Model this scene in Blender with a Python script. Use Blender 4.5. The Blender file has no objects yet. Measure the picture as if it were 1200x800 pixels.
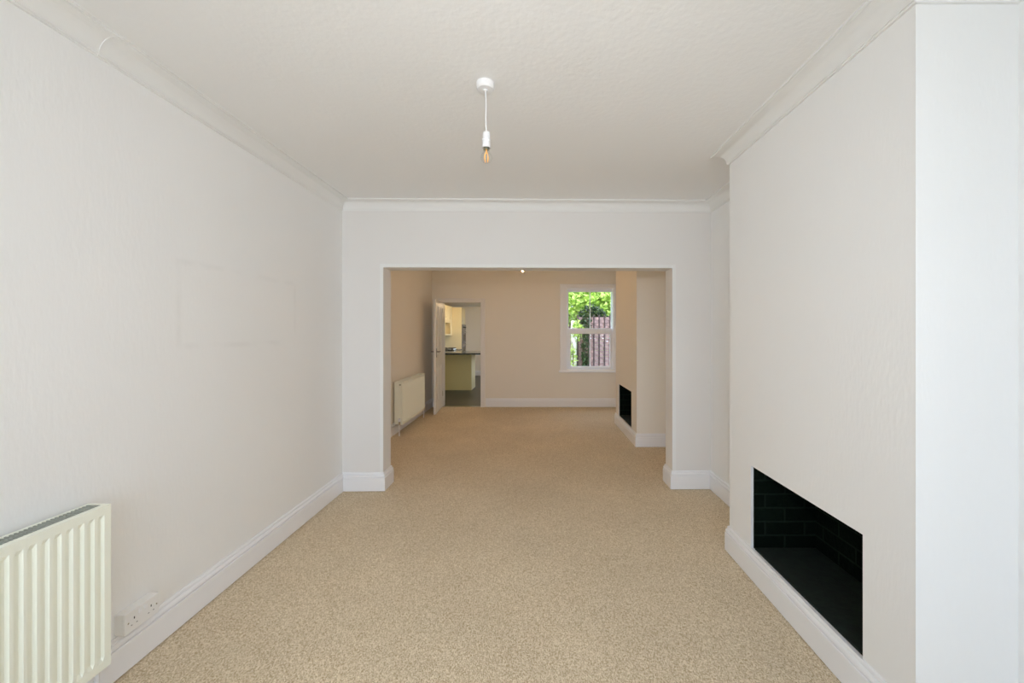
import bpy, bmesh, math, random
from mathutils import Vector, Matrix
random.seed(7)
scene = bpy.context.scene
C = scene.collection
PI = math.pi
F, CX, CY, H = 467.0, 627.0, 389.0, 1.4          # focal length and principal point (1200x800), camera height


def at(px, py, Y):                                # a pixel at a known distance -> point
    return ((px - CX) * Y / F, Y, H - (py - CY) * Y / F)


# ------------------------------------------------------------------ helpers
def box(bm, x0, x1, y0, y1, z0, z1):
    vs = [bm.verts.new((x, y, z)) for z in (z0, z1) for x, y in ((x0, y0), (x1, y0), (x1, y1), (x0, y1))]
    for f in ((3, 2, 1, 0), (4, 5, 6, 7), (0, 1, 5, 4), (1, 2, 6, 5), (2, 3, 7, 6), (3, 0, 4, 7)):
        bm.faces.new([vs[i] for i in f])


def bbox(bm, x0, x1, y0, y1, z0, z1, b=0.003, seg=2):   # bevelled box
    t = bmesh.new()
    box(t, x0, x1, y0, y1, z0, z1)
    bmesh.ops.bevel(t, geom=list(t.edges), offset=b, segments=seg, affect='EDGES', profile=0.5)
    merge(bm, t)


def merge(bm, t):
    m = {v: bm.verts.new(v.co) for v in t.verts}
    for f in t.faces:
        try:
            bm.faces.new([m[v] for v in f.verts])
        except ValueError:
            pass
    t.free()


def prism(bm, poly, z0, z1):                      # ccw polygon in XY
    a = [bm.verts.new((x, y, z0)) for x, y in poly]
    b = [bm.verts.new((x, y, z1)) for x, y in poly]
    n = len(poly)
    bm.faces.new(a[::-1]); bm.faces.new(b)
    for i in range(n):
        bm.faces.new((a[i], a[(i + 1) % n], b[(i + 1) % n], b[i]))


def tube(bm, pts, r, seg=12, caps=True):
    pts = [Vector(p) for p in pts]
    rings = []
    for i, p in enumerate(pts):
        if i == 0: d = pts[1] - p
        elif i == len(pts) - 1: d = p - pts[i - 1]
        else: d = (pts[i + 1] - p).normalized() + (p - pts[i - 1]).normalized()
        d.normalize()
        up = Vector((0, 0, 1)) if abs(d.z) < 0.9 else Vector((1, 0, 0))
        u = d.cross(up).normalized(); v = d.cross(u)
        rr = r[i] if isinstance(r, (list, tuple)) else r
        rings.append([bm.verts.new(p + (u * math.cos(2 * PI * k / seg) + v * math.sin(2 * PI * k / seg)) * rr) for k in range(seg)])
    for a, b in zip(rings, rings[1:]):
        for k in range(seg):
            bm.faces.new((a[k], a[(k + 1) % seg], b[(k + 1) % seg], b[k]))
    if caps:
        bm.faces.new(rings[0][::-1]); bm.faces.new(rings[-1])


def lathe(bm, prof, seg=32, o=(0, 0, 0), M=None):  # prof: (r, z)
    rings = []
    for r, z in prof:
        n = 1 if r < 1e-6 else seg
        ring = []
        for k in range(n):
            p = Vector((r * math.cos(2 * PI * k / seg), r * math.sin(2 * PI * k / seg), z))
            if M is not None: p = M @ p
            ring.append(bm.verts.new(p + Vector(o)))
        rings.append(ring)
    for a, b in zip(rings, rings[1:]):
        for k in range(seg):
            k2 = (k + 1) % seg
            f = [a[k % len(a)], a[k2 % len(a)], b[k2 % len(b)], b[k % len(b)]]
            g = []
            for v in f:
                if v not in g: g.append(v)
            if len(g) > 2: bm.faces.new(g)


def sweep(bm, prof, path, closed=False):          # interior lies left of the walk; prof (distance from wall, z)
    P = [Vector((x, y, 0)) for x, y in path]
    n = len(P)
    cols = []
    for i in range(n):
        d0 = (P[i] - P[i - 1]).normalized() if (closed or i > 0) else None
        d1 = (P[(i + 1) % n] - P[i]).normalized() if (closed or i < n - 1) else None
        d0 = d0 or d1; d1 = d1 or d0
        n0 = Vector((-d0.y, d0.x, 0)); n1 = Vector((-d1.y, d1.x, 0))
        m = (n0 + n1); m = m / max(0.05, (1 + n0.dot(n1)))
        cols.append([bm.verts.new(P[i] + m * d + Vector((0, 0, z))) for d, z in prof])
    k = len(prof)
    for i in range(n if closed else n - 1):
        a, b = cols[i], cols[(i + 1) % n]
        for j in range(k):
            bm.faces.new((a[j], a[(j + 1) % k], b[(j + 1) % k], b[j]))
    if not closed:
        bm.faces.new(cols[0]); bm.faces.new(cols[-1][::-1])


def obj(name, bm, mat, parent=None, smooth=False, kind=None):
    bmesh.ops.recalc_face_normals(bm, faces=list(bm.faces))
    me = bpy.data.meshes.new(name)
    bm.to_mesh(me); bm.free()
    me.materials.append(mat)
    if smooth:
        me.polygons.foreach_set('use_smooth', [True] * len(me.polygons))
        me.set_sharp_from_angle(angle=math.radians(38))
    o = bpy.data.objects.new(name, me)
    C.objects.link(o)
    if parent is not None:
        o.parent = parent
    if kind: o['kind'] = kind
    return o


def struct(name, bm, mat, parent=None, smooth=False):
    return obj(name, bm, mat, parent, smooth, None if parent else 'structure')


def tag(o, label, cat, group=None):
    o['label'] = label; o['category'] = cat
    if group: o['group'] = group
    return o


def thing(name, label, cat, loc=(0, 0, 0), rz=0, group=None):
    o = bpy.data.objects.new(name, None)
    o.empty_display_size = 0.1
    C.objects.link(o)
    o.location = loc; o.rotation_euler = (0, 0, rz)
    return tag(o, label, cat, group)


def B(): return bmesh.new()


# ------------------------------------------------------------------ materials
def mat(name, col=(.8, .8, .8), rough=.5, metal=0, bump=None, var=None, spec=.5, emit=None):
    m = bpy.data.materials.new(name); m.use_nodes = True
    nt = m.node_tree; N = nt.nodes; L = nt.links
    p = N['Principled BSDF']
    p.inputs['Base Color'].default_value = (*col, 1)
    p.inputs['Roughness'].default_value = rough
    p.inputs['Metallic'].default_value = metal
    p.inputs['Specular IOR Level'].default_value = spec
    if emit:
        p.inputs['Emission Color'].default_value = (*emit[0], 1); p.inputs['Emission Strength'].default_value = emit[1]
    tc = N.new('ShaderNodeTexCoord')
    if var:                                        # (scale, amount)
        n = N.new('ShaderNodeTexNoise'); n.inputs['Scale'].default_value = var[0]; n.inputs['Detail'].default_value = 4
        r = N.new('ShaderNodeValToRGB')
        a = var[1]
        r.color_ramp.elements[0].position = .3; r.color_ramp.elements[1].position = .7
        r.color_ramp.elements[0].color = (*[c * (1 - a) for c in col], 1)
        r.color_ramp.elements[1].color = (*[min(1, c * (1 + a)) for c in col], 1)
        L.new(tc.outputs['Object'], n.inputs['Vector']); L.new(n.outputs['Fac'], r.inputs['Fac'])
        L.new(r.outputs['Color'], p.inputs['Base Color'])
    if bump:                                       # (scale, strength, distance, stretch xyz)
        mp = N.new('ShaderNodeMapping'); mp.inputs['Scale'].default_value = bump[3] if len(bump) > 3 else (1, 1, 1)
        n = N.new('ShaderNodeTexNoise'); n.inputs['Scale'].default_value = bump[0]; n.inputs['Detail'].default_value = 3
        b = N.new('ShaderNodeBump'); b.inputs['Strength'].default_value = bump[1]; b.inputs['Distance'].default_value = bump[2]
        L.new(tc.outputs['Object'], mp.inputs['Vector']); L.new(mp.outputs['Vector'], n.inputs['Vector'])
        L.new(n.outputs['Fac'], b.inputs['Height']); L.new(b.outputs['Normal'], p.inputs['Normal'])
    return m


def clear_glass(name, tint=(1, 1, 1), gloss=.06):
    m = bpy.data.materials.new(name); m.use_nodes = True
    nt = m.node_tree; N = nt.nodes; L = nt.links
    N.clear()
    out = N.new('ShaderNodeOutputMaterial'); mix = N.new('ShaderNodeMixShader')
    t = N.new('ShaderNodeBsdfTransparent'); t.inputs['Color'].default_value = (*tint, 1)
    g = N.new('ShaderNodeBsdfGlossy'); g.inputs['Roughness'].default_value = .02
    lw = N.new('ShaderNodeLayerWeight'); lw.inputs['Blend'].default_value = .25
    mu = N.new('ShaderNodeMath'); mu.operation = 'MULTIPLY_ADD'; mu.inputs[1].default_value = .5; mu.inputs[2].default_value = gloss
    L.new(lw.outputs['Facing'], mu.inputs[0]); L.new(mu.outputs[0], mix.inputs['Fac'])
    L.new(t.outputs[0], mix.inputs[1]); L.new(g.outputs[0], mix.inputs[2]); L.new(mix.outputs[0], out.inputs['Surface'])
    return m


WHITE = (.87, .87, .865)
m_wall = mat('papered wall', WHITE, .75, bump=(75, .28, .003, (1, 1, .3)), var=(.9, .012), spec=.25)
m_wall2 = mat('plain painted wall', (.80, .785, .77), .7, bump=(25, .12, .003), spec=.25)
m_wall3 = mat('off white painted wall', (.86, .82, .745), .7, bump=(25, .12, .003), spec=.25)
m_ceil = mat('textured ceiling', (.86, .86, .855), .8, bump=(38, .35, .004), spec=.2)
m_coving = mat('coving paint', (.83, .83, .82), .6, spec=.3)
m_gloss = mat('gloss white woodwork', (.88, .885, .91), .28, bump=(6, .05, .002))
m_door = mat('white door paint', (.82, .80, .78), .5)
m_cream = mat('cream radiator enamel', (.92, .94, .83), .3)
m_grille = mat('grey grille bars', (.36, .38, .33), .45)
m_inner_shade = mat('painted inner shade', (.03, .03, .028), .7)  # near-black colour on the fins imitates shade inside the radiators
m_plas = mat('white plastic', (.84, .83, .82), .35)
m_plas2 = mat('lamp white plastic', (.86, .86, .87), .3)
m_hole = mat('socket hole', (.01, .01, .01), .6)
m_chrome = mat('chrome', (.7, .69, .66), .2, 1)
m_bronze = mat('dark door metal', (.22, .20, .17), .3, 1)
m_brass = mat('lamp metal ring', (.45, .48, .38), .3, 1)
m_fil_glow = mat('amber phosphor filament with added glow', (.85, .45, .12), .5, emit=((1, .55, .22), .35))  # for the unlit bulb; a faint glow is added to its amber
m_hot = mat('lit filament', (1, .7, .4), .5, emit=((1, .62, .25), 400))
m_bulb = clear_glass('bulb glass', (1, 1, .99), .03)
m_pane = clear_glass('window glass', (.97, .99, .98), .03)
m_kcream = mat('cream cabinet', (.80, .71, .46), .4)
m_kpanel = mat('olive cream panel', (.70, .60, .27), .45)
m_worktop = mat('black worktop', (.05, .058, .05), .14, var=(60, .5))
m_vinyl = mat('dark kitchen vinyl', (.036, .036, .028), .38, var=(9, .25))
m_steel = mat('brushed steel', (.26, .245, .23), .45, .6)
m_black = mat('black enamel', (.012, .014, .013), .25)
m_bark = mat('bark', (.10, .07, .045), .9, bump=(20, .6, .01), var=(12, .4))
m_ground = mat('ground outside', (.10, .10, .075), .9, var=(3, .3))
m_bounce_paving = mat('light bounce paving', (.55, .54, .52), .85, var=(2, .08))
m_pale = mat('pale concrete', (.55, .52, .49), .85, var=(8, .1))
m_slat = mat('woven fence slat', (.30, .19, .175), .8, var=(9, .22), bump=(40, .3, .003, (.2, 1, 1)))
m_batten = mat('fence batten', (.05, .028, .028), .8, var=(20, .2))


def leaf_mat(name, a, b):
    m = bpy.data.materials.new(name); m.use_nodes = True
    nt = m.node_tree; N = nt.nodes; L = nt.links
    p = N['Principled BSDF']; p.inputs['Roughness'].default_value = .5
    geo = N.new('ShaderNodeNewGeometry'); r = N.new('ShaderNodeValToRGB')
    r.color_ramp.elements[0].color = (*a, 1); r.color_ramp.elements[1].color = (*b, 1)
    L.new(geo.outputs['Random Per Island'], r.inputs['Fac'])
    L.new(r.outputs['Color'], p.inputs['Base Color'])
    tr = N.new('ShaderNodeBsdfTranslucent'); mx = N.new('ShaderNodeMixShader'); mx.inputs['Fac'].default_value = .4
    L.new(r.outputs['Color'], tr.inputs['Color'])
    L.new(p.outputs[0], mx.inputs[1]); L.new(tr.outputs[0], mx.inputs[2])
    L.new(mx.outputs[0], N['Material Output'].inputs['Surface'])
    return m


m_leaf = leaf_mat('lime leaf', (.26, .42, .05), (.52, .66, .18))
m_leafd = leaf_mat('dark leaf', (.008, .025, .01), (.03, .065, .02))
m_ivy = leaf_mat('ivy leaf', (.012, .035, .012), (.05, .11, .03))


def carpet_mat():
    m = mat('beige loop carpet', (.5, .38, .24), .95, spec=.1)
    nt = m.node_tree; N = nt.nodes; L = nt.links; p = N['Principled BSDF']
    tc = N.new('ShaderNodeTexCoord')
    mp = N.new('ShaderNodeMapping'); mp.inputs['Rotation'].default_value = (0, 0, .5); mp.inputs['Scale'].default_value = (1, .62, 1)
    v = N.new('ShaderNodeTexVoronoi'); v.inputs['Scale'].default_value = 300
    L.new(tc.outputs['Object'], mp.inputs['Vector']); L.new(mp.outputs['Vector'], v.inputs['Vector'])
    sep = N.new('ShaderNodeSeparateColor'); L.new(v.outputs['Color'], sep.inputs['Color'])
    r = N.new('ShaderNodeValToRGB')
    e = r.color_ramp.elements
    e[0].position = 0; e[0].color = (.47, .355, .21, 1)
    e[1].position = 1; e[1].color = (.88, .77, .60, 1)
    k = e.new(.5); k.color = (.69, .57, .405, 1)
    L.new(sep.outputs['Red'], r.inputs['Fac'])
    n = N.new('ShaderNodeTexNoise'); n.inputs['Scale'].default_value = 1.6; n.inputs['Detail'].default_value = 5
    L.new(tc.outputs['Object'], n.inputs['Vector'])
    mr = N.new('ShaderNodeMapRange'); mr.inputs['From Min'].default_value = .3; mr.inputs['From Max'].default_value = .7
    mr.inputs['To Min'].default_value = .94; mr.inputs['To Max'].default_value = 1.05
    L.new(n.outputs['Fac'], mr.inputs['Value'])
    mx = N.new('ShaderNodeMix'); mx.data_type = 'RGBA'; mx.blend_type = 'MULTIPLY'; mx.inputs['Factor'].default_value = 1
    L.new(r.outputs['Color'], mx.inputs['A']); L.new(mr.outputs['Result'], mx.inputs['B'])
    L.new(mx.outputs['Result'], p.inputs['Base Color'])
    b = N.new('ShaderNodeBump'); b.inputs['Strength'].default_value = .55; b.inputs['Distance'].default_value = .004; b.invert = True
    L.new(v.outputs['Distance'], b.inputs['Height']); L.new(b.outputs['Normal'], p.inputs['Normal'])
    return m


m_carpet = carpet_mat()


def brick_mat():
    m = mat('black painted brick', (.010, .016, .012), .8, spec=.08)
    nt = m.node_tree; N = nt.nodes; L = nt.links; p = N['Principled BSDF']
    tc = N.new('ShaderNodeTexCoord'); sx = N.new('ShaderNodeSeparateXYZ'); ad = N.new('ShaderNodeMath'); cb = N.new('ShaderNodeCombineXYZ')
    L.new(tc.outputs['Object'], sx.inputs[0]); L.new(sx.outputs['X'], ad.inputs[0]); L.new(sx.outputs['Y'], ad.inputs[1])
    L.new(ad.outputs[0], cb.inputs['X']); L.new(sx.outputs['Z'], cb.inputs['Y'])
    t = N.new('ShaderNodeTexBrick')
    t.inputs['Scale'].default_value = 1; t.inputs['Brick Width'].default_value = .225; t.inputs['Row Height'].default_value = .078
    t.inputs['Mortar Size'].default_value = .006; t.inputs['Mortar Smooth'].default_value = .4
    t.inputs['Color1'].default_value = (.0022, .0055, .0032, 1); t.inputs['Color2'].default_value = (.004, .009, .0055, 1)
    t.inputs['Mortar'].default_value = (.012, .020, .014, 1)
    L.new(cb.outputs[0], t.inputs['Vector']); L.new(t.outputs['Color'], p.inputs['Base Color'])
    n = N.new('ShaderNodeTexNoise'); n.inputs['Scale'].default_value = 45; n.inputs['Detail'].default_value = 5
    L.new(tc.outputs['Object'], n.inputs['Vector'])
    ma = N.new('ShaderNodeMath'); ma.operation = 'MULTIPLY_ADD'; ma.inputs[1].default_value = -1.0
    L.new(t.outputs['Fac'], ma.inputs[0]); L.new(n.outputs['Fac'], ma.inputs[2])
    b = N.new('ShaderNodeBump'); b.inputs['Strength'].default_value = .7; b.inputs['Distance'].default_value = .008
    L.new(ma.outputs[0], b.inputs['Height']); L.new(b.outputs['Normal'], p.inputs['Normal'])
    return m


m_brick = brick_mat()
m_hearth = mat('black hearth slab', (.003, .010, .0055), .9, bump=(55, .5, .004), var=(30, .5))


def left_wall_mat():                               # papered wall with the faint outline a removed fitting left
    m = m_wall.copy(); m.name = 'papered wall with outline'
    nt = m.node_tree; N = nt.nodes; L = nt.links; p = N['Principled BSDF']
    tc = N.new('ShaderNodeTexCoord'); s = N.new('ShaderNodeSeparateXYZ'); L.new(tc.outputs['Object'], s.inputs[0])

    def M(op, a, b=None, c=None):
        n = N.new('ShaderNodeMath'); n.operation = op
        for i, x in enumerate((a, b, c)):
            if x is None: continue
            if isinstance(x, (int, float)): n.inputs[i].default_value = x
            else: L.new(x, n.inputs[i])
        return n.outputs[0]
    dy = M('SUBTRACT', M('ABSOLUTE', M('SUBTRACT', s.outputs['Y'], 2.36)), .46)
    dz = M('SUBTRACT', M('ABSOLUTE', M('SUBTRACT', s.outputs['Z'], 1.535)), .205)
    d = M('ABSOLUTE', M('MAXIMUM', dy, dz))
    line = N.new('ShaderNodeMapRange'); line.inputs['From Min'].default_value = .004; line.inputs['From Max'].default_value = .022
    line.inputs['To Min'].default_value = 1; line.inputs['To Max'].default_value = 0
    L.new(d, line.inputs['Value'])
    n = N.new('ShaderNodeTexNoise'); n.inputs['Scale'].default_value = 7; n.inputs['Detail'].default_value = 4
    L.new(tc.outputs['Object'], n.inputs['Vector'])
    br = N.new('ShaderNodeMapRange'); br.inputs['From Min'].default_value = .42; br.inputs['From Max'].default_value = .62
    L.new(n.outputs['Fac'], br.inputs['Value'])
    fac = M('MULTIPLY', M('MULTIPLY', line.outputs[0], br.outputs[0]), .06)
    mx = N.new('ShaderNodeMix'); mx.data_type = 'RGBA'
    src = p.inputs['Base Color'].links[0].from_socket
    L.new(fac, mx.inputs['Factor']); L.new(src, mx.inputs['A']); mx.inputs['B'].default_value = (.3, .29, .28, 1)
    L.new(mx.outputs['Result'], p.inputs['Base Color'])
    return m


m_wall_left = left_wall_mat()

# ------------------------------------------------------------------ room dimensions
ZC = 2.555
XL, XR = -1.70, 1.574            # front room
XL2, XR2 = -1.93, 1.62           # back room
YF = -1.8                        # front (window) wall
YB = 7.45                        # back wall


def ynib(x): return 3.51 + (x - XL) / (XR - XL) * .052      # the middle wall stands a little askew


TN = .18
OL, OR, OZ = -1.338, 1.225, 1.971
XB = 1.24                        # chimney breast face
B1 = (1.298, 2.54); F1 = (1.508, 2.289)
B2 = (4.86, 6.11); F2 = (5.13, 5.92)
FZ0, FZ1 = .163, .634

# floor, ceiling
bm = B(); box(bm, -2.1, 1.95, YF - .2, YB + .02, -.12, 0); struct('floor', bm, m_carpet)
bm = B(); box(bm, -2.1, 1.95, YF - .2, YB + .3, ZC, ZC + .15); struct('ceiling', bm, m_ceil)
# left walls
bm = B(); box(bm, XL - .3, XL, YF, ynib(XL) + .1, 0, ZC); struct('wall_left', bm, m_wall_left)
bm = B(); box(bm, XL2 - .2, XL2, ynib(XL) + .1, YB, 0, ZC); struct('wall_left_rear', bm, m_wall3)
# right walls beside the chimney breasts
bm = B()
box(bm, XR, XR + .3, YF, B1[0], 0, ZC); box(bm, XR, XR + .3, B1[1], 3.66, 0, ZC)
struct('wall_right', bm, m_wall)
bm = B()
box(bm, XR2, XR2 + .25, 3.66, B2[0], 0, ZC); box(bm, XR2, XR2 + .25, B2[1], YB, 0, ZC)
struct('wall_right_rear', bm, m_wall3)


def breast(name, b, f, m):
    bm = B()
    x1 = XR + .3
    box(bm, XB, x1, b[0], b[1], FZ1, ZC)
    box(bm, XB, x1, b[0], f[0], 0, FZ1)
    box(bm, XB, x1, f[1], b[1], 0, FZ1)
    box(bm, XB, x1, f[0], f[1], 0, FZ0 - .004)
    bmesh.ops.remove_doubles(bm, verts=list(bm.verts), dist=1e-5)
    return struct(name, bm, m)


breast('wall_right_chimney', B1, F1, m_wall)
breast('wall_right_rear_chimney', B2, F2, m_wall3)

# middle wall with the wide opening
bm = B()


def slab(x0, x1, z0, z1):
    prism(bm, [(x0, ynib(x0)), (x1, ynib(x1)), (x1, ynib(x1) + TN), (x0, ynib(x0) + TN)], z0, z1)


slab(XL2, OL, 0, ZC); slab(OR, XR2 + .02, 0, ZC); slab(OL, OR, OZ, ZC)
struct('wall_middle', bm, m_wall2)
# edge bead round the opening
bm = B()
for x0, x1, z0, z1 in ((OL - .030, OL + .0005, 0.166, OZ + .030), (OR - .0005, OR + .030, 0.166, OZ + .030), (OL + .0005, OR - .0005, OZ - .0005, OZ + .030)):
    y0, y1 = ynib(x0), ynib(x1)
    prism(bm, [(x0, y0 - .006), (x1, y1 - .006), (x1, y1 + .002), (x0, y0 + .002)], z0, z1)
bmesh.ops.bevel(bm, geom=[e for e in bm.edges if e.calc_length() > .3], offset=.0025, segments=2, affect='EDGES')
struct('trim_opening', bm, m_coving)

# front wall behind the camera with its wide window
WX0, WX1, WZ0, WZ1 = -1.55, 1.05, .45, 2.42
bm = B()
box(bm, -2.0, WX0, YF - .2, YF, 0, ZC); box(bm, WX1, 1.9, YF - .2, YF, 0, ZC)
box(bm, WX0, WX1, YF - .2, YF, 0, WZ0); box(bm, WX0, WX1, YF - .2, YF, WZ1, ZC)
struct('wall_front', bm, m_wall2)
win2 = bpy.data.objects.new('window_2', None); C.objects.link(win2); win2['kind'] = 'structure'
bm = B()
for x0, x1, z0, z1 in ((WX0, WX0 + .06, WZ0, WZ1), (WX1 - .06, WX1, WZ0, WZ1), (WX0 + .06, WX1 - .06, WZ0, WZ0 + .07), (WX0 + .06, WX1 - .06, WZ1 - .06, WZ1),
                       (-.46, -.40, WZ0 + .07, WZ1 - .06), (.40, .46, WZ0 + .07, WZ1 - .06)):
    box(bm, x0, x1, YF - .14, YF - .08, z0, z1)
obj('window_frame', bm, m_gloss, win2)
bm = B(); box(bm, WX0 + .05, WX1 - .05, YF - .112, YF - .108, WZ0 + .06, WZ1 - .05); obj('glass', bm, m_pane, win2)

# back wall: door opening and window opening
DX0, DX1, DZ = -1.745, -1.0, 1.968
wl, _, wt = at(664, 337.5, YB); wr, _, wb = at(719.5, 433, YB)
TB = .2
bm = B()
box(bm, -2.9, DX0, YB, YB + TB, 0, ZC); box(bm, DX0, DX1, YB, YB + TB, DZ, ZC)
box(bm, DX1, wl, YB, YB + TB, 0, ZC); box(bm, wl, wr, YB, YB + TB, 0, wb); box(bm, wl, wr, YB, YB + TB, wt, ZC)
box(bm, wr, 1.95, YB, YB + TB, 0, ZC)
struct('wall_back', bm, m_wall3)

# ------------------------------------------------------------------ skirting and coving
SK = [(0, .005), (.021, .005), (.021, .118), (.0185, .121), (.0125, .1215), (.0125, .1235), (.0175, .1255), (.0190, .129), (.0180, .136), (.0140, .144), (.0110, .147), (.0080, .1475), (.0080, .150), (.0105, .152), (.0105, .158), (.006, .165), (0, .165)]
yb = lambda x: ynib(x) + TN
bm = B()
sweep(bm, SK, [(XR, YF), (XR, B1[0]), (XB, B1[0]), (XB, B1[1]), (XR, B1[1]), (XR, ynib(XR)), (OR, ynib(OR)), (OR, yb(OR)), (XR2, yb(XR2)),
               (XR2, B2[0]), (XB, B2[0]), (XB, B2[1]), (XR2, B2[1]), (XR2, YB), (DX1 + .075, YB)])
struct('baseboard_right', bm, m_gloss, smooth=True)
bm = B()
sweep(bm, SK, [(DX0 - .07, YB), (XL2, YB), (XL2, yb(XL2)), (OL, yb(OL)), (OL, ynib(OL)), (XL, ynib(XL)), (XL, YF)])
struct('baseboard_left', bm, m_gloss, smooth=True)
CP, CD = .085, .088
prof = [(0, 0), (0, -CD), (.009, -CD), (.010, -CD + .008)]
for k in range(0, 11):
    a = k / 10 * PI / 2
    prof.append((CP - .010 - (CP - .024) * math.cos(a), -CD + .008 + (CD - .020) * math.sin(a)))
prof += [(CP - .009, -.010), (CP, -.010), (CP, 0)]
prof = [(d, ZC + z) for d, z in prof]
bm = B()
sweep(bm, prof, [(XR, YF), (XR, B1[0]), (XB, B1[0]), (XB, B1[1]), (XR, B1[1]), (XR, ynib(XR)), (XL, ynib(XL)), (XL, YF)], closed=True)
# filled joint between two lengths of coving on the left
jp = [(d * 1.0 + .0015, z - .0015) for d, z in prof[1:-1]] + [(0, ZC - .01)]
sweep(bm, jp, [(XL, 1.547), (XL, 1.540)])
struct('trim_coving', bm, m_coving, smooth=True)

# ------------------------------------------------------------------ fireplaces


def fireplace(f, label):
    y0, y1 = f
    cy = (y0 + y1) / 2
    t = thing('fireplace', label, 'fireplace', (XB, cy, FZ0), 0, 'bare fireplace recesses in the chimney breasts')
    w = (y1 - y0) / 2 - .0015; z1 = FZ1 - FZ0 - .0015
    d0, d1 = .014, .36; s = .0
    bm = B()                                       # brick lining: two cheeks, back, roof as a thick shell
    box(bm, d0, d1, -w - .0, -w + .012, 0, z1)
    box(bm, d0, d1, w - .012, w, 0, z1)
    box(bm, d1, d1 + .03, -w, w, 0, z1)
    box(bm, d0, d1, -w + .012, w - .012, z1 - .010, z1)
    obj('brick_lining', bm, m_brick, t)
    bm = B(); bbox(bm, d0, d1 - .001, -w + .013, w - .013, -.003, .008, .002); obj('hearth', bm, m_hearth, t)
    return t


fireplace(F1, 'large black brick fireplace recess in the near chimney breast')
fireplace(F2, 'small black fireplace recess in the far chimney breast beside the window')

# ------------------------------------------------------------------ radiators


def radiator(label, loc, length, h, depth, grille):
    """local: x = out of the wall towards the room, y along, z up; origin at bottom of near end at the wall"""
    t = thing('radiator', label, 'radiator', loc, 0, 'cream panel radiators on the left walls')
    x0 = .028
    pitch = .0333
    n = int((length - .03) / pitch)
    m0 = (length - n * pitch) / 2
    # fluted front panel as a height field
    ys = [(0, 0)]
    for i in range(n):
        a = m0 + i * pitch
        ys += [(a + .0055, 0), (a + .0115, 1), (a + .0225, 1), (a + .0285, 0)]
    ys.append((length, 0))
    zs = [(0, 0), (.030, 0), (.045, 1), (h - .045, 1), (h - .030, 0), (h, 0)]
    bm = B()
    g = [[bm.verts.new((depth - .008 * a * b, y, z)) for z, b in zs] for y, a in ys]
    for i in range(len(ys) - 1):
        for j in range(len(zs) - 1):
            bm.faces.new((g[i][j], g[i + 1][j], g[i + 1][j + 1], g[i][j + 1]))
    r = bmesh.ops.extrude_face_region(bm, geom=list(bm.faces))
    for v in [e for e in r['geom'] if isinstance(e, bmesh.types.BMVert)]:
        v.co.x = depth - .016
    obj('front_panel', bm, m_cream, t)
    bm = B(); bbox(bm, x0, x0 + .010, 0.002, length - .002, 0.005, h - .012, .003); obj('rear_panel', bm, m_cream, t)
    bm = B()                                       # convector fins in between
    k = 0
    y = .02
    while y < length - .02:
        box(bm, x0 + .012, depth - .018, y, y + .0015, .03, h - .03); y += .03
    obj('convector_fins', bm, m_inner_shade, t)
    for ya, yb_ in ((-.003, .0), (length, length + .003)):
        bm = B(); bbox(bm, x0 - .004, depth - .002, ya, yb_, .006, h - .001, .001); obj('side_panel', bm, m_cream, t)
    bm = B()
    zt = h - .004
    box(bm, x0 - .004, x0 + .008, 0, length, zt, zt + .005); box(bm, depth - .022, depth - .014, 0, length, zt, zt + .005)
    box(bm, x0 + .008, depth - .022, 0, .012, zt, zt + .005); box(bm, x0 + .008, depth - .022, length - .012, length, zt, zt + .005)
    obj('top_trim', bm, m_cream, t)
    bm = B()
    xm = (x0 + depth - .014) / 2
    box(bm, xm - .003, xm + .003, .012, length - .012, zt, zt + .004)
    y = .024
    while y < length - .016:
        box(bm, x0 + .008, depth - .022, y, y + .0045, zt, zt + .0045); y += .012
    obj('top_grille', bm, grille, t)
    return t


def lathe_at(bm, prof, o, axis):
    M = {'z': Matrix.Identity(3), 'x': Matrix.Rotation(PI / 2, 3, 'Y'), 'y': Matrix.Rotation(-PI / 2, 3, 'X')}[axis]
    lathe(bm, prof, 20, o, M)


def valve(t, y, sgn, depth, z_floor, head=True):
    xm = depth - .03
    bm = B()
    lathe_at(bm, [(0, 0), (.009, 0), (.009, .03), (0, .03)] if sgn > 0 else [(0, -.03), (.009, -.03), (.009, 0), (0, 0)], (xm, y, .035), 'y')
    yv = y + sgn * .035
    lathe_at(bm, [(0, -.022), (.013, -.022), (.013, .018), (.009, .022), (0, .022)], (xm, yv, .035), 'z')
    v = obj('valve', bm, m_chrome, t, True)
    bm = B()
    hh = .06 if head else .03
    lathe_at(bm, [(0, .018), (.014, .018), (.017, .024), (.017, hh - .006), (.013, hh), (0, hh)], (xm, yv, .035), 'z')
    obj('valve_cap', bm, m_plas2, v, True)
    bm = B(); tube(bm, [(xm, yv, .015), (xm, yv, z_floor)], .0075, 12); obj('pipe', bm, m_plas2, t, True)
    return yv


# near radiator: front face x = -1.59, far end y = 1.494
rad1 = radiator('large cream fluted radiator in the foreground, beside the double socket', (XL, .36, .157), 1.134, .600, .110, m_grille)
valve(rad1, -.0, -1, .11, -.157)
bm = B(); tube(bm, [(.075, 1.118, 0.012), (.075, 1.118, -.157)], .0075, 12); obj('pipe', bm, m_plas2, rad1, True)
bm = B(); bbox(bm, 0.0015, .03, .95, 1.0, .06, .5, .003); obj('wall_bracket', bm, m_cream, rad1)
rad2 = radiator('small cream radiator on the far left wall, just before the open door', (XL2, 5.406, .140), 1.11, .585, .130, m_cream)
valve(rad2, 0, -1, .13, -.140)
valve(rad2, 1.11, 1, .13, -.140, False)
bm = B(); lathe_at(bm, [(0, -.012), (.010, -.012), (.012, -.004), (.012, 0), (0, 0)], (.10, -.004, .545), 'y'); obj('bleed_plug', bm, m_brass, rad2, True)
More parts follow.
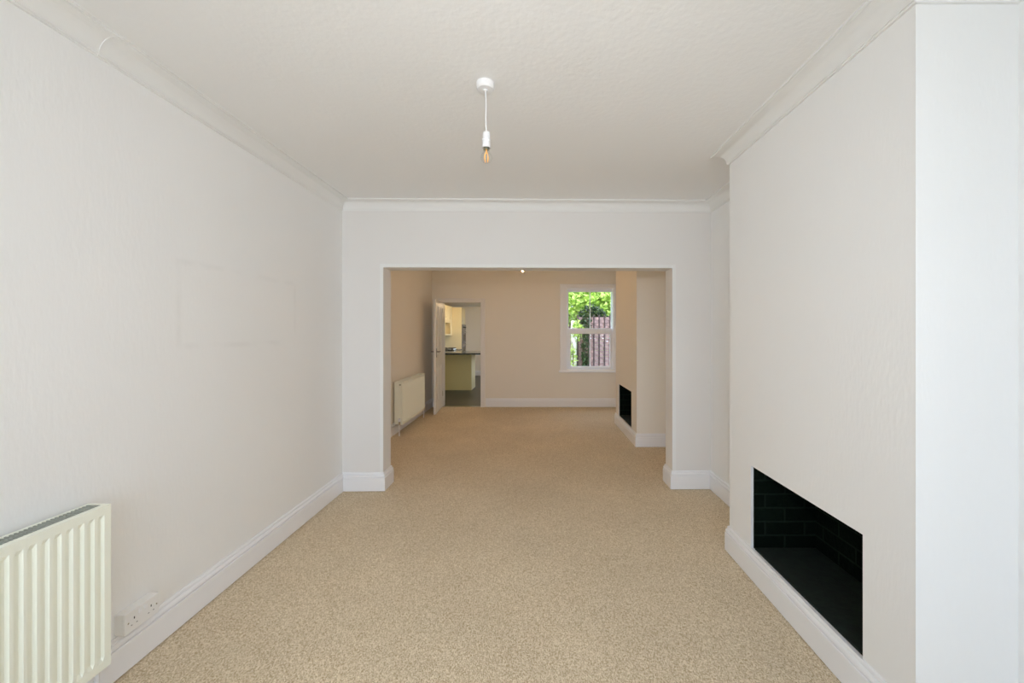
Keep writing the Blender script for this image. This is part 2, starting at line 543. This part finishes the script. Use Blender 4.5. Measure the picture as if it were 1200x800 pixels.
bm = B(); bbox(bm, 0.0015, .03, .15, .2, .06, .5, .003); obj('wall_bracket', bm, m_cream, rad2)

# ------------------------------------------------------------------ double socket
sk = thing('wall_socket', 'white double plug socket on the left wall above the skirting', 'socket', (XL, 1.682, .2135))
bm = B(); bbox(bm, 0, .036, -.073, .073, -.043, .043, .004); obj('back_box', bm, m_plas, sk)
bm = B(); bbox(bm, .0355, .045, -.0735, .0735, -.0435, .0435, .003, 3); fp = obj('face_plate', bm, m_plas, sk)
for cy in (-.036, .036):
    bm = B()
    box(bm, .0447, .0454, cy - .002, cy + .002, .004, .013)
    obj('earth_slot', bm, m_hole, fp)
    for s in (-1, 1):
        bm = B(); box(bm, .0447, .0453, cy + s * .011 - .003, cy + s * .011 + .003, -.017, -.0145); obj('pin_slot', bm, m_hole, fp)
for cy in (-.012, .012):
    bm = B(); bbox(bm, .044, .0485, cy - .006, cy + .006, .014, .032, .0015); obj('rocker_switch', bm, m_plas2, fp)
for cy in (-.0605, .0605):
    bm = B(); lathe_at(bm, [(0, 0), (.0035, 0), (.003, .001), (0, .0012)], (.0448, cy, 0), 'x'); obj('screw', bm, m_chrome, fp)

# ------------------------------------------------------------------ pendant lamps


def pendant(label, x, y, drop, lit, tilt=(0, 0)):
    t = thing('pendant_lamp', label, 'lamp', (x, y, ZC), 0, 'bare bulb pendants')
    bm = B()
    lathe(bm, [(0, 0), (.041, 0), (.041, -.012), (.0395, -.024), (.034, -.030), (.012, -.032), (.010, -.037), (0, -.037)], 40)
    obj('ceiling_rose', bm, m_plas2, t, True)
    zb = -drop
    tx, ty = tilt
    cord = [(tx * k / 8 + .0015 * math.sin(k * .8), ty * k / 8, -.034 + (zb + .034) * k / 8) for k in range(9)]
    bm = B(); tube(bm, cord, .0028, 10); obj('cord', bm, m_plas2, t, True)
    o = (cord[-1][0], ty, zb)
    bm = B()
    lathe(bm, [(0, .004), (.007, .003), (.0145, -.001), (.0165, -.006), (.0175, -.028), (.0150, -.030), (.0150, -.034)], 28, o)
    lathe(bm, [(.0150, -.034), (.0205, -.0345), (.0212, -.037), (.0205, -.040), (.0180, -.0405)], 28, o)
    lathe(bm, [(.0180, -.0405), (.0188, -.068), (.0205, -.0695), (.0208, -.0745), (.0180, -.0745), (.0180, -.050), (0, -.050)], 28, o)
    obj('lamp_holder', bm, m_plas2, t, True)
    b = B()
    lathe(b, [(0, -.050), (.0125, -.051), (.0135, -.056), (.0135, -.078), (.0140, -.081), (0, -.0815)], 24, o)
    cap = obj('bulb_cap', b, m_brass, t, True)
    b = B()
    R, zc = .0265, -.117
    pr = [(.0130, -.079), (.0150, -.086)]
    for k in range(3, 17):
        a = PI * k / 16
        pr.append((R * math.sin(a), zc + R * math.cos(a)))
    pr = [p for i, p in enumerate(pr) if i < 2 or p[1] < -.0945]
    lathe(b, pr, 32, o)
    obj('bulb', b, m_bulb, t, True)
    b = B()
    for k in range(4):
        a = PI / 4 + k * PI / 2
        dx, dy = math.cos(a), math.sin(a)
        tube(b, [(o[0] + dx * .005, o[1] + dy * .005, o[2] - .094), (o[0] + dx * .0115, o[1] + dy * .0115, o[2] - .116), (o[0] + dx * .008, o[1] + dy * .008, o[2] - .137)], .0021, 8)
    tube(b, [(o[0], o[1], o[2] - .080), (o[0], o[1], o[2] - .098)], .003, 8)
    obj('filament', b, m_hot if lit else m_fil_glow, t, True)
    return o


pendant('unlit bare bulb on a white cord, hanging from the near ceiling', -.230, 1.85, .228, False, (.004, 0))
px, _, pz = at(612.5, 317, 5.5)
pendant('lit bare bulb showing just below the top of the wide opening', px, 5.5, ZC - pz - .120, True)

# ------------------------------------------------------------------ door_1 (open leaf) and its frame
A = math.atan2(-.712, .055)
d1 = bpy.data.objects.new('door_1', None); C.objects.link(d1); d1['kind'] = 'structure'
d1.location = (-1.728, 7.437, .012); d1.rotation_euler = (0, 0, A)
W, HD, TD = .728, 1.945, .036
bm = B()
for x0, x1, z0, z1 in ((0, .095, 0, HD), (W - .095, W, 0, HD), (.095, W - .095, 0, .20), (.095, W - .095, HD - .10, HD),
                       (.095, W - .095, .80, .98), (W / 2 - .045, W / 2 + .045, .20, .80), (W / 2 - .045, W / 2 + .045, .98, HD - .10)):
    box(bm, x0, x1, -TD, 0, z0, z1)
leaf = obj('door_leaf', bm, m_door, d1)
for x0, x1 in ((.095, W / 2 - .045), (W / 2 + .045, W - .095)):
    for z0, z1 in ((.20, .80), (.98, HD - .10)):
        bm = B()
        box(bm, x0, x1, -TD + .012, -.012, z0, z1)
        for s in (-.012, -TD + .012 - .009):       # planted moulding round the panel, both faces
            y0, y1 = s, s + .009
            box(bm, x0, x0 + .014, y0, y1, z0, z1); box(bm, x1 - .014, x1, y0, y1, z0, z1)
            box(bm, x0 + .014, x1 - .014, y0, y1, z0, z0 + .014); box(bm, x0 + .014, x1 - .014, y0, y1, z1 - .014, z1)
        obj('panel', bm, m_door, leaf)
for s in (1, -1):
    y = 0 if s > 0 else -TD
    bm = B()
    zc = 1.035; xc = W - .06
    bbox(bm, xc - .02, xc + .02, min(y, y + s * .006), max(y, y + s * .006), zc - .075, zc + .075, .002)
    tube(bm, [(xc, y, zc + .02), (xc, y + s * .045, zc + .02), (xc - .02, y + s * .052, zc + .02), (xc - .11, y + s * .05, zc + .018)], [.009, .009, .009, .007], 12)
    obj('handle', bm, m_bronze, d1, True)
for z in (.2, 1.75):
    bm = B(); tube(bm, [(-.006, .004, z), (-.006, .004, z + .09)], .006, 10); obj('hinge', bm, m_chrome, d1, True)
# lining and architrave
bm = B()
y0, y1 = YB - .012, YB + TB + .005
box(bm, DX0 - .002, DX0 + .016, y0, y1, 0, DZ + .002); box(bm, DX1 - .016, DX1 + .002, y0, y1, 0, DZ + .002)
box(bm, DX0 + .016, DX1 - .016, y0, y1, DZ - .016, DZ + .002)
for x0, x1, z0, z1 in ((DX0 - .065, DX0 + .008, 0, DZ + .062), (DX1 - .008, DX1 + .065, 0, DZ + .062), (DX0 + .008, DX1 - .008, DZ - .008, DZ + .062)):
    bbox(bm, x0, x1, YB - .020, YB + .001, z0, z1, .005, 2)
struct('trim_door', bm, m_door)
bm = B(); bbox(bm, DX0 + .017, DX1 - .017, YB - .01, YB + .05, 0, .010, .003); struct('trim_threshold', bm, m_chrome)

# ------------------------------------------------------------------ window_1
win = bpy.data.objects.new('window_1', None); C.objects.link(win); win['kind'] = 'structure'
bm = B()
aw = .125
for x0, x1, z0, z1 in ((wl - aw, wl + .004, wb - .02, wt + .075), (wr - .004, wr + aw, wb - .02, wt + .075), (wl + .004, wr - .004, wt - .004, wt + .075)):
    bbox(bm, x0, x1, YB - .022, YB + .001, z0, z1, .006, 2)
for x0, x1, z0, z1 in ((wl - aw, wl - aw + .03, wb - .02, wt + .075), (wr + aw - .03, wr + aw, wb - .02, wt + .075), (wl - aw + .03, wr + aw - .03, wt + .05, wt + .075)):
    bbox(bm, x0, x1, YB - .032, YB - .020, z0, z1, .004, 2)
obj('architrave', bm, m_gloss, win)
bm = B()
box(bm, wl - .001, wl + .018, YB, YB + TB + .02, wb, wt); box(bm, wr - .018, wr + .001, YB, YB + TB + .02, wb, wt)
box(bm, wl + .018, wr - .018, YB, YB + TB + .02, wt - .018, wt + .001)
obj('box_frame', bm, m_gloss, win)
bm = B()
bbox(bm, wl - aw - .02, wr + aw + .02, YB - .05, YB + .001, wb - .052, wb - .015, .006, 3)
box(bm, wl, wr, YB + .001, YB + TB + .05, wb - .03, wb + .004)
obj('sill', bm, m_gloss, win, True)


def sash(name, Y, gl, gt, gr, gb, ox0, ox1, oz0, oz1):
    bm = B()
    t = .022
    for x0, x1, z0, z1 in ((ox0, gl, oz0, oz1), (gr, ox1, oz0, oz1), (gl, gr, oz0, gb), (gl, gr, gt, oz1)):
        box(bm, x0, x1, Y - t, Y + t, z0, z1)
    xm = (gl + gr) / 2
    box(bm, xm - .006, xm + .006, Y - t * .8, Y + t * .8, gb, gt)
    s = obj(name, bm, m_gloss, win)
    bm = B(); box(bm, gl - .004, gr + .004, Y - .003, Y + .003, gb - .004, gt + .004)
    obj('glass', bm, m_pane, s)


YU, YW = YB + .135, YB + .085
gl, _, gt = at(666, 342, YU); gr, _, gb = at(717, 384.5, YU)
sash('upper_sash', YU, gl, gt, gr, gb, wl + .018, wr - .018, gb - .075, wt - .018)
gl2, _, gt2 = at(668.5, 391, YW); gr2, _, gb2 = at(714.5, 429, YW)
sash('lower_sash', YW, gl2, gt2, gr2, gb2, wl + .018, wr - .018, wb + .004, gt2 + .070)

# ------------------------------------------------------------------ kitchen beyond the door
KL, KR, KY, KZ = -2.70, -.55, 12.8, 2.215
bm = B(); box(bm, KL - .2, KR + .2, YB + .021, KY + .2, -.12, 0); struct('floor_kitchen', bm, m_vinyl)
bm = B(); box(bm, KL - .2, KR + .2, YB + TB, KY + .2, KZ, KZ + .15); struct('ceiling_kitchen', bm, m_ceil)
bm = B(); box(bm, KL - .2, KL, YB + TB, KY, 0, KZ); struct('wall_kitchen_left', bm, m_wall3)
bm = B(); box(bm, KL - .2, KR + .2, KY, KY + .2, 0, KZ); struct('wall_kitchen_far', bm, m_wall3)
kw = (8.6, 11.8, .9, 2.1)
bm = B()
box(bm, KR, KR + .2, YB + TB, kw[0], 0, KZ); box(bm, KR, KR + .2, kw[1], KY, 0, KZ)
box(bm, KR, KR + .2, kw[0], kw[1], 0, kw[2]); box(bm, KR, KR + .2, kw[0], kw[1], kw[3], KZ)
struct('wall_kitchen_right', bm, m_wall3)
win3 = bpy.data.objects.new('window_3', None); C.objects.link(win3); win3['kind'] = 'structure'
bm = B()
for y0, y1, z0, z1 in ((kw[0], kw[0] + .06, kw[2], kw[3]), (kw[1] - .06, kw[1], kw[2], kw[3]), (kw[0] + .06, kw[1] - .06, kw[2], kw[2] + .06), (kw[0] + .06, kw[1] - .06, kw[3] - .06, kw[3]), (10.17, 10.23, kw[2] + .06, kw[3] - .06)):
    box(bm, KR + .08, KR + .14, y0, y1, z0, z1)
obj('window_frame', bm, m_gloss, win3)
bm = B(); box(bm, KR + .108, KR + .112, kw[0] + .05, kw[1] - .05, kw[2] + .05, kw[3] - .05); obj('glass', bm, m_pane, win3)
bm = B(); sweep(bm, SK, [(KR, KY), (KL, KY)]); struct('baseboard_kitchen', bm, m_gloss, smooth=True)


def shaker(bm, Y0, Y1, Z0, Z1, X, t=.02):          # door facing +x with a raised frame
    box(bm, X, X + t * .6, Y0, Y1, Z0, Z1)
    w = .06
    for a, b, c, d in ((Y0, Y0 + w, Z0, Z1), (Y1 - w, Y1, Z0, Z1), (Y0 + w, Y1 - w, Z0, Z0 + w), (Y0 + w, Y1 - w, Z1 - w, Z1)):
        box(bm, X + t * .6, X + t, a, b, c, d)


# peninsula
pn = thing('kitchen_peninsula', 'cream kitchen peninsula cabinet under the overhanging black worktop', 'cabinet', (0, 0, 0))
bm = B()
box(bm, KL + .01, -1.56, 9.62, 10.18, .10, .878)
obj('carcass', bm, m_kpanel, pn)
bm = B(); bbox(bm, KL + .01, -1.53, 9.597, 9.619, .0, .878, .002); obj('back_panel', bm, m_kpanel, pn)
bm = B(); bbox(bm, -1.558, -1.53, 9.62, 10.2, .0, .878, .003); obj('end_panel', bm, m_kcream, pn)
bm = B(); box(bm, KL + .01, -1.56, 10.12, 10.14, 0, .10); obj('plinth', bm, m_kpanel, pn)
# worktop, one piece along the peninsula with a rounded free end
bm = B()
x1, y0, y1, r = -1.16, 9.15, 10.25, .12
poly = [(KL + .005, y0)]
for cx_, cy_, a0 in ((x1 - r, y0 + r, -PI / 2), (x1 - r, y1 - r, 0)):
    for k in range(9):
        a = a0 + k / 8 * PI / 2
        poly.append((cx_ + r * math.cos(a), cy_ + r * math.sin(a)))
poly += [(KL + .62, y1), (KL + .62, 11.29), (KL + .005, 11.29)]
prism(bm, poly, .880, .920)
bmesh.ops.bevel(bm, geom=[e for e in bm.edges if abs(e.verts[0].co.z - e.verts[1].co.z) < 1e-6], offset=.006, segments=2, affect='EDGES')
tag(obj('worktop', bm, m_worktop, None, True), 'shiny black kitchen worktop seen through the doorway', 'worktop')
bcab = thing('base_cabinet', 'cream base cabinet under the hob beside the tall oven unit', 'cabinet')
bm = B(); box(bm, KL + .01, KL + .565, 10.21, 11.28, .10, .878); obj('carcass', bm, m_kcream, bcab)
for a, b in ((10.22, 10.74), (10.75, 11.27)):
    bm = B(); shaker(bm, a, b, .12, .87, KL + .566); dr = obj('door', bm, m_kcream, bcab)
    bm = B(); tube(bm, [(KL + .587, b - .04, .78), (KL + .61, b - .04, .78)], [.006, .012], 12); obj('knob', bm, m_chrome, dr, True)
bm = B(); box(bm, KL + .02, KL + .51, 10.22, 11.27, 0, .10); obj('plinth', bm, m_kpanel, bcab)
# wall cabinets
WCX = -2.35
wc = thing('wall_cabinet', 'cream wall cabinet with plain doors nearest the door opening', 'cabinet', (0, 0, 0), 0, 'cream wall cabinets over the hob')
bm = B(); box(bm, KL + .005, WCX - .021, 9.6, 10.40, 1.31, 2.12); obj('carcass', bm, m_kcream, wc)
for a, b in ((9.605, 9.998), (10.003, 10.395)):
    bm = B(); shaker(bm, a, b, 1.315, 2.115, WCX - .02); dr = obj('door', bm, m_kcream, wc)
    bm = B(); tube(bm, [(WCX, a + .05, 1.42), (WCX + .022, a + .05, 1.42)], [.006, .012], 12); obj('knob', bm, m_chrome, dr, True)
wc = thing('wall_cabinet', 'cream wall cabinet with an open dark niche under its small door', 'cabinet', (0, 0, 0), 0, 'cream wall cabinets over the hob')
bm = B()
Y0, Y1, ZA, ZBt = 10.41, 11.10, 1.31, 2.12
xs0, xs1 = KL + .005, WCX - .021
box(bm, xs0, xs0 + .01, Y0, Y1, ZA, ZBt)
box(bm, xs0 + .01, xs1, Y0, Y0 + .02, ZA, ZBt); box(bm, xs0 + .01, xs1, Y1 - .02, Y1, ZA, ZBt)
for z in (ZA, 1.69, ZBt - .02): box(bm, xs0 + .01, xs1, Y0 + .02, Y1 - .02, z, z + .02)
obj('carcass', bm, m_kcream, wc)
bm = B(); shaker(bm, Y0 + .004, Y1 - .004, 1.695, 2.115, WCX - .02); dr = obj('door', bm, m_kcream, wc)
bm = B(); tube(bm, [(WCX, Y0 + .07, 1.80), (WCX + .022, Y0 + .07, 1.80)], [.006, .012], 12); obj('knob', bm, m_chrome, dr, True)
bm = B()
for a, b, c, d in ((Y0 + .004, Y0 + .05, ZA, 1.69), (Y1 - .05, Y1 - .004, ZA, 1.69), (Y0 + .05, Y1 - .05, ZA, ZA + .04), (Y0 + .05, Y1 - .05, 1.655, 1.69)):
    box(bm, WCX - .02, WCX, a, b, c, d)
obj('niche_frame', bm, m_kcream, wc)
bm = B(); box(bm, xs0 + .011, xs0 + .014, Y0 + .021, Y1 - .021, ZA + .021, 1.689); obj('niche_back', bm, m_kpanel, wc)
bm = B(); box(bm, KL + .005, WCX, 11.103, 11.29, 1.31, 2.12); obj('filler_panel', bm, m_kcream, wc)
# tall housing with oven
tl = thing('tall_cabinet', 'tall cream kitchen housing beside the white wall, holding the oven', 'cabinet')
TX = -2.085
bm = B(); bbox(bm, KL + .005, TX, 11.30, 11.32, 0, 2.10, .002); obj('side_panel', bm, m_kcream, tl)
bm = B(); bbox(bm, KL + .005, TX, 11.90, 11.92, 0, 2.10, .002); obj('side_panel', bm, m_kcream, tl)
bm = B()
box(bm, KL + .005, KL + .02, 11.321, 11.899, .1, 2.10); box(bm, KL + .021, TX - .022, 11.321, 11.899, 2.08, 2.10)
for z in (.10, .66, 1.625): box(bm, KL + .021, TX - .022, 11.321, 11.899, z, z + .02)
obj('carcass', bm, m_kcream, tl)
for z0, z1 in ((1.64, 2.095), (.105, .675)):
    bm = B(); shaker(bm, 11.324, 11.896, z0, z1, TX - .02); dr = obj('door', bm, m_kcream, tl)
    bm = B(); tube(bm, [(TX, 11.40, z0 + .08), (TX + .022, 11.40, z0 + .08)], [.006, .012], 12); obj('knob', bm, m_chrome, dr, True)
ov = thing('oven', 'grey steel built-in double oven in the tall cream housing', 'oven', (TX, 11.61, .681))
bm = B(); box(bm, -.52, -.001, -.28, .28, .004, .93); obj('body', bm, m_steel, ov)
for z0, z1 in ((.01, .40), (.42, .76)):
    bm = B(); bbox(bm, 0, .022, -.285, .285, z0, z1, .004); dr = obj('door', bm, m_steel, ov)
    bm = B(); box(bm, .0221, .0235, -.2, .2, z0 + .05, z1 - .11); obj('door_glass', bm, m_black, dr)
    bm = B(); tube(bm, [(.022, -.22, z1 - .05), (.055, -.22, z1 - .05), (.055, .22, z1 - .05), (.022, .22, z1 - .05)], .008, 10); obj('handle', bm, m_chrome, dr, True)
bm = B(); bbox(bm, 0, .022, -.285, .285, .78, .935, .004); cp = obj('control_panel', bm, m_steel, ov)
for y in (-.18, -.06, .06, .18):
    bm = B(); lathe_at(bm, [(0, 0), (.018, 0), (.016, .022), (0, .022)], (.022, y, .86), 'x'); obj('knob', bm, m_black, cp, True)
# gas hob on the worktop
hb = thing('gas_hob', 'black gas hob set on the worktop beneath the wall cabinets', 'hob', (-2.39, 10.75, .9205))
bm = B(); bbox(bm, -.25, .25, -.29, .29, 0, .012, .004); obj('hob_plate', bm, m_black, hb)
for i, (x, y) in enumerate(((-.12, -.15), (.12, -.15), (-.12, .15), (.12, .15))):
    bm = B(); lathe(bm, [(0, .012), (.045, .012), (.045, .024), (.03, .03), (0, .03)], 20, (x, y, 0)); obj('burner', bm, m_steel, hb, True)
    bm = B()
    for k in range(4):
        a = k * PI / 2 + PI / 4
        c, s = math.cos(a), math.sin(a)
        tube(bm, [(x + .11 * c, y + .11 * s, .012), (x + .11 * c, y + .11 * s, .05), (x + .025 * c, y + .025 * s, .05)], .006, 8)
    tube(bm, [(x + .11 * math.cos(k * PI / 4), y + .11 * math.sin(k * PI / 4), .048) for k in range(9)], .005, 8)
    obj('pan_support', bm, m_black, hb, True)
for k in range(4):
    bm = B(); lathe(bm, [(0, .012), (.016, .012), (.014, .034), (0, .034)], 16, (.22, -.12 + .08 * k, 0)); obj('knob', bm, m_chrome, hb, True)

# ------------------------------------------------------------------ garden
bm = B(); box(bm, -40, 40, YF - .2, 60, -.5, -.16); struct('ground', bm, m_ground)
bm = B(); box(bm, -40, 40, -40, YF - .2, -.5, -.16); struct('ground_front', bm, m_bounce_paving)  # unseen ground, made pale to bounce daylight up to the ceiling
GZ = -.16


def fence_panel(x0, x1, Y, top, label):
    t = thing('garden_fence', label, 'fence', (x0, Y, GZ), 0, 'woven fence panels across the garden')
    w = x1 - x0; h = top - GZ
    nb = int(w / .148)
    bm = B()
    rows = int(h / .085)
    for r in range(rows):                          # thin slats woven in and out of the battens
        z0 = .03 + r * .085; z1 = z0 + .080
        prev = None
        for i in range(nb * 4 + 1):
            x = w * i / (nb * 4)
            off = .012 * math.cos(i / 4 * PI) * (1 if r % 2 else -1)
            vs = [bm.verts.new((x, off + dy, z)) for dy, z in ((-.003, z0), (-.003, z1), (.003, z1), (.003, z0))]
            if prev:
                for k in range(4):
                    bm.faces.new((prev[k], prev[(k + 1) % 4], vs[(k + 1) % 4], vs[k]))
            prev = vs
    obj('woven_slats', bm, m_slat, t)
    for i in range(nb + 1):
        bm = B(); x = w * i / nb
        bbox(bm, x - .020, x + .020, -.024, -.004 if i % 2 else .0, 0, h + .02, .003)
        obj('batten', bm, m_batten, t)
    return t


FY = 11.2
for i, (a, b, tp, lb) in enumerate(((-.35, .98, 1.62, 'brown woven fence panel at the left, behind the pale post'), (1.20, 3.9, 1.86, 'brown woven fence panel seen through the right half of the window'))):
    fence_panel(a, b, FY, tp, lb)
bm = B(); bbox(bm, 1.02, 1.16, FY - .06, FY + .06, GZ, 1.72, .01)
tag(obj('fence_post', bm, m_pale, None), 'pale concrete fence post beside the ivy in the garden', 'post')

def leaves(bm, blobs, n, size):
    tot = sum(b[3] * b[4] * b[5] for b in blobs)
    for b in blobs:
        for _ in range(int(n * b[3] * b[4] * b[5] / tot)):
            while True:
                u = Vector((random.uniform(-1, 1), random.uniform(-1, 1), random.uniform(-1, 1)))
                if .35 < u.length < 1: break
            c = Vector((b[0] + u.x * b[3], b[1] + u.y * b[4], b[2] + u.z * b[5]))
            s = size * random.uniform(.6, 1.3)
            R = Matrix.Rotation(random.uniform(0, 2 * PI), 3, 'Z') @ Matrix.Rotation(random.uniform(-1.1, 1.1), 3, 'X') @ Matrix.Rotation(random.uniform(-.8, .8), 3, 'Y')
            p = [R @ Vector(q) * s + c for q in ((0, -.6, 0), (.34, -.05, .08), (.16, .45, .05), (0, .75, -.03), (-.16, .45, .05), (-.34, -.05, .08))]
            v = [bm.verts.new(q) for q in p]
            bm.faces.new((v[0], v[1], v[2], v[3])); bm.faces.new((v[0], v[3], v[4], v[5]))


tr = thing('garden_tree', 'lime green leafy tree filling the top of the window view', 'tree', (1.5, 13.6, GZ))
bm = B(); tube(bm, [(0, 0, 0), (.05, .05, 1.2), (-.05, 0, 2.2), (.2, .1, 3.2)], [.13, .11, .09, .05], 12)
tube(bm, [(-.02, 0, 1.9), (-.8, .1, 2.6), (-1.4, .2, 3.0)], [.06, .045, .02], 10); tube(bm, [(.0, 0, 1.7), (.8, 0, 2.3), (1.6, .1, 2.7)], [.06, .045, .02], 10)
obj('trunk', bm, m_bark, tr, True)
bm = B()
leaves(bm, [(-1.5, .2, 3.0, 1.1, .8, .9), (0, .4, 3.3, 1.3, 1.0, 1.2), (1.6, .2, 2.9, 1.3, .9, 1.0), (-.5, -.6, 2.45, .9, .6, .55), (.9, -.6, 2.4, 1.0, .6, .5), (-1.4, .1, 2.2, 1.0, .6, .5), (2.6, .4, 2.4, 1.0, .8, .8)], 9000, .14)
obj('foliage', bm, m_leaf, tr, kind='stuff')
t2 = thing('garden_tree', 'darker tree farther back behind the lime green one', 'tree', (2.2, 17.5, GZ))
bm = B(); tube(bm, [(0, 0, 0), (0, 0, 2.5), (.1, 0, 4.5)], [.2, .16, .06], 12); obj('trunk', bm, m_bark, t2, True)
bm = B()
leaves(bm, [(-2, 0, 2.4, 2.2, .9, 1.9), (.5, 0, 3.6, 2.5, 1.2, 2.2), (2.6, 0, 2.4, 2.2, .9, 1.9), (0, 0, 1.6, 2.4, .9, 1.4), (-4, 0, 2.5, 2, .9, 2)], 8000, .22)
obj('foliage', bm, m_leaf, t2, kind='stuff')
bs = thing('garden_bush', 'dark green bush rising behind the fence at the window centre', 'bush', (1.72, 12.0, GZ))
bm = B(); tube(bm, [(0, 0, 0), (.02, 0, 1.2), (0, 0, 2.1)], [.05, .04, .02], 10); obj('stem', bm, m_bark, bs, True)
bm = B(); leaves(bm, [(0, 0, 2.02, .42, .3, .38), (.3, 0, 1.85, .4, .25, .22), (-.25, 0, 1.7, .3, .2, .3)], 1500, .08); obj('foliage', bm, m_leafd, bs, kind='stuff')
iv = thing('ivy', 'dark ivy climbing the left end of the fence, under the window centre', 'ivy', (1.36, FY - .17, GZ))
bm = B(); tube(bm, [(0, 0, 0), (.03, 0, .7), (-.03, 0, 1.3), (.02, 0, 1.9)], [.035, .03, .025, .012], 10); obj('stem', bm, m_bark, iv, True)
bm = B(); leaves(bm, [(.02, -.02, .5, .11, .08, .6), (.03, -.02, 1.1, .11, .08, .5), (.05, -.02, 1.75, .16, .09, .35)], 900, .075); obj('foliage', bm, m_ivy, iv, kind='stuff')
sp = thing('garden_shrub', 'bright green shrub in front of the pale fence post', 'shrub', (1.02, FY - .45, GZ))
bm = B(); tube(bm, [(0, 0, 0), (.02, 0, .6), (-.02, 0, 1.3)], [.02, .016, .008], 8); obj('stem', bm, m_bark, sp, True)
bm = B(); leaves(bm, [(0, 0, .7, .12, .1, .6), (.12, 0, 1.6, .16, .1, .3)], 420, .07); obj('foliage', bm, m_leaf, sp, kind='stuff')

# ------------------------------------------------------------------ light
w = bpy.data.worlds.new('World'); scene.world = w; w.use_nodes = True
bg = w.node_tree.nodes['Background']
bg.inputs['Color'].default_value = (.80, .925, 1.15, 1); bg.inputs['Strength'].default_value = 4.9


def portal(name, loc, rot, sx, sy):
    l = bpy.data.lights.new(name, 'AREA'); l.shape = 'RECTANGLE'; l.size = sx; l.size_y = sy
    l.cycles.is_portal = True
    o = bpy.data.objects.new(name, l); C.objects.link(o); o.location = loc; o.rotation_euler = rot
    return o


portal('sky_portal', ((WX0 + WX1) / 2, YF - .22, (WZ0 + WZ1) / 2), (PI / 2, 0, 0), WX1 - WX0, WZ1 - WZ0)            # faces +y (indoors)
portal('sky_portal', ((wl + wr) / 2, YB + TB + .06, (wb + wt) / 2), (-PI / 2, 0, 0), wr - wl, wt - wb)
portal('sky_portal', (KR + .22, (kw[0] + kw[1]) / 2, (kw[2] + kw[3]) / 2), (0, PI / 2, 0), kw[3] - kw[2], kw[1] - kw[0])

sun = bpy.data.lights.new('sun', 'SUN'); sun.energy = 9; sun.angle = .02; sun.color = (1, .95, .86)
so = bpy.data.objects.new('sun', sun); C.objects.link(so)
so.rotation_euler = Vector((.55, .18, -.9)).to_track_quat('-Z', 'Y').to_euler()

bulb = bpy.data.lights.new('pendant_light', 'POINT'); bulb.energy = 10; bulb.color = (1, .56, .24); bulb.shadow_soft_size = .02
bo = bpy.data.objects.new('pendant_light', bulb); C.objects.link(bo); bo.location = (px, 5.5, pz + .0)

kl = bpy.data.lights.new('kitchen_light', 'POINT'); kl.energy = 28; kl.color = (1, .70, .40); kl.shadow_soft_size = .08
ko = bpy.data.objects.new('kitchen_light', kl); C.objects.link(ko); ko.location = (-1.5, 10.1, KZ - .10)
fl = bpy.data.lights.new('flash', 'SPOT'); fl.energy = 62; fl.spot_size = math.radians(142); fl.spot_blend = 1; fl.color = (1, .985, .985); fl.shadow_soft_size = .02
fo = bpy.data.objects.new('flash', fl); C.objects.link(fo); fo.location = (.02, -.02, 1.66); fo.rotation_euler = (PI / 2, 0, math.radians(9))

# ------------------------------------------------------------------ camera
cam = bpy.data.cameras.new('camera'); cam.sensor_width = 36; cam.lens = F / 1200 * 36
cam.shift_x = -(CX - 600) / 1200; cam.shift_y = -(400 - CY) / 1200
cam.clip_start = .05; cam.clip_end = 200
co = bpy.data.objects.new('camera', cam); C.objects.link(co)
co.location = (0, 0, H); co.rotation_euler = (PI / 2, 0, 0)
scene.camera = co
scene.view_settings.view_transform = 'Standard'; scene.view_settings.look = 'None'
scene.view_settings.exposure = 0; scene.view_settings.gamma = 1; scene.view_settings.use_curve_mapping = False
scene.cycles.use_denoising = True
scene.cycles.max_bounces = 14; scene.cycles.diffuse_bounces = 10
scene.cycles.transparent_max_bounces = 12
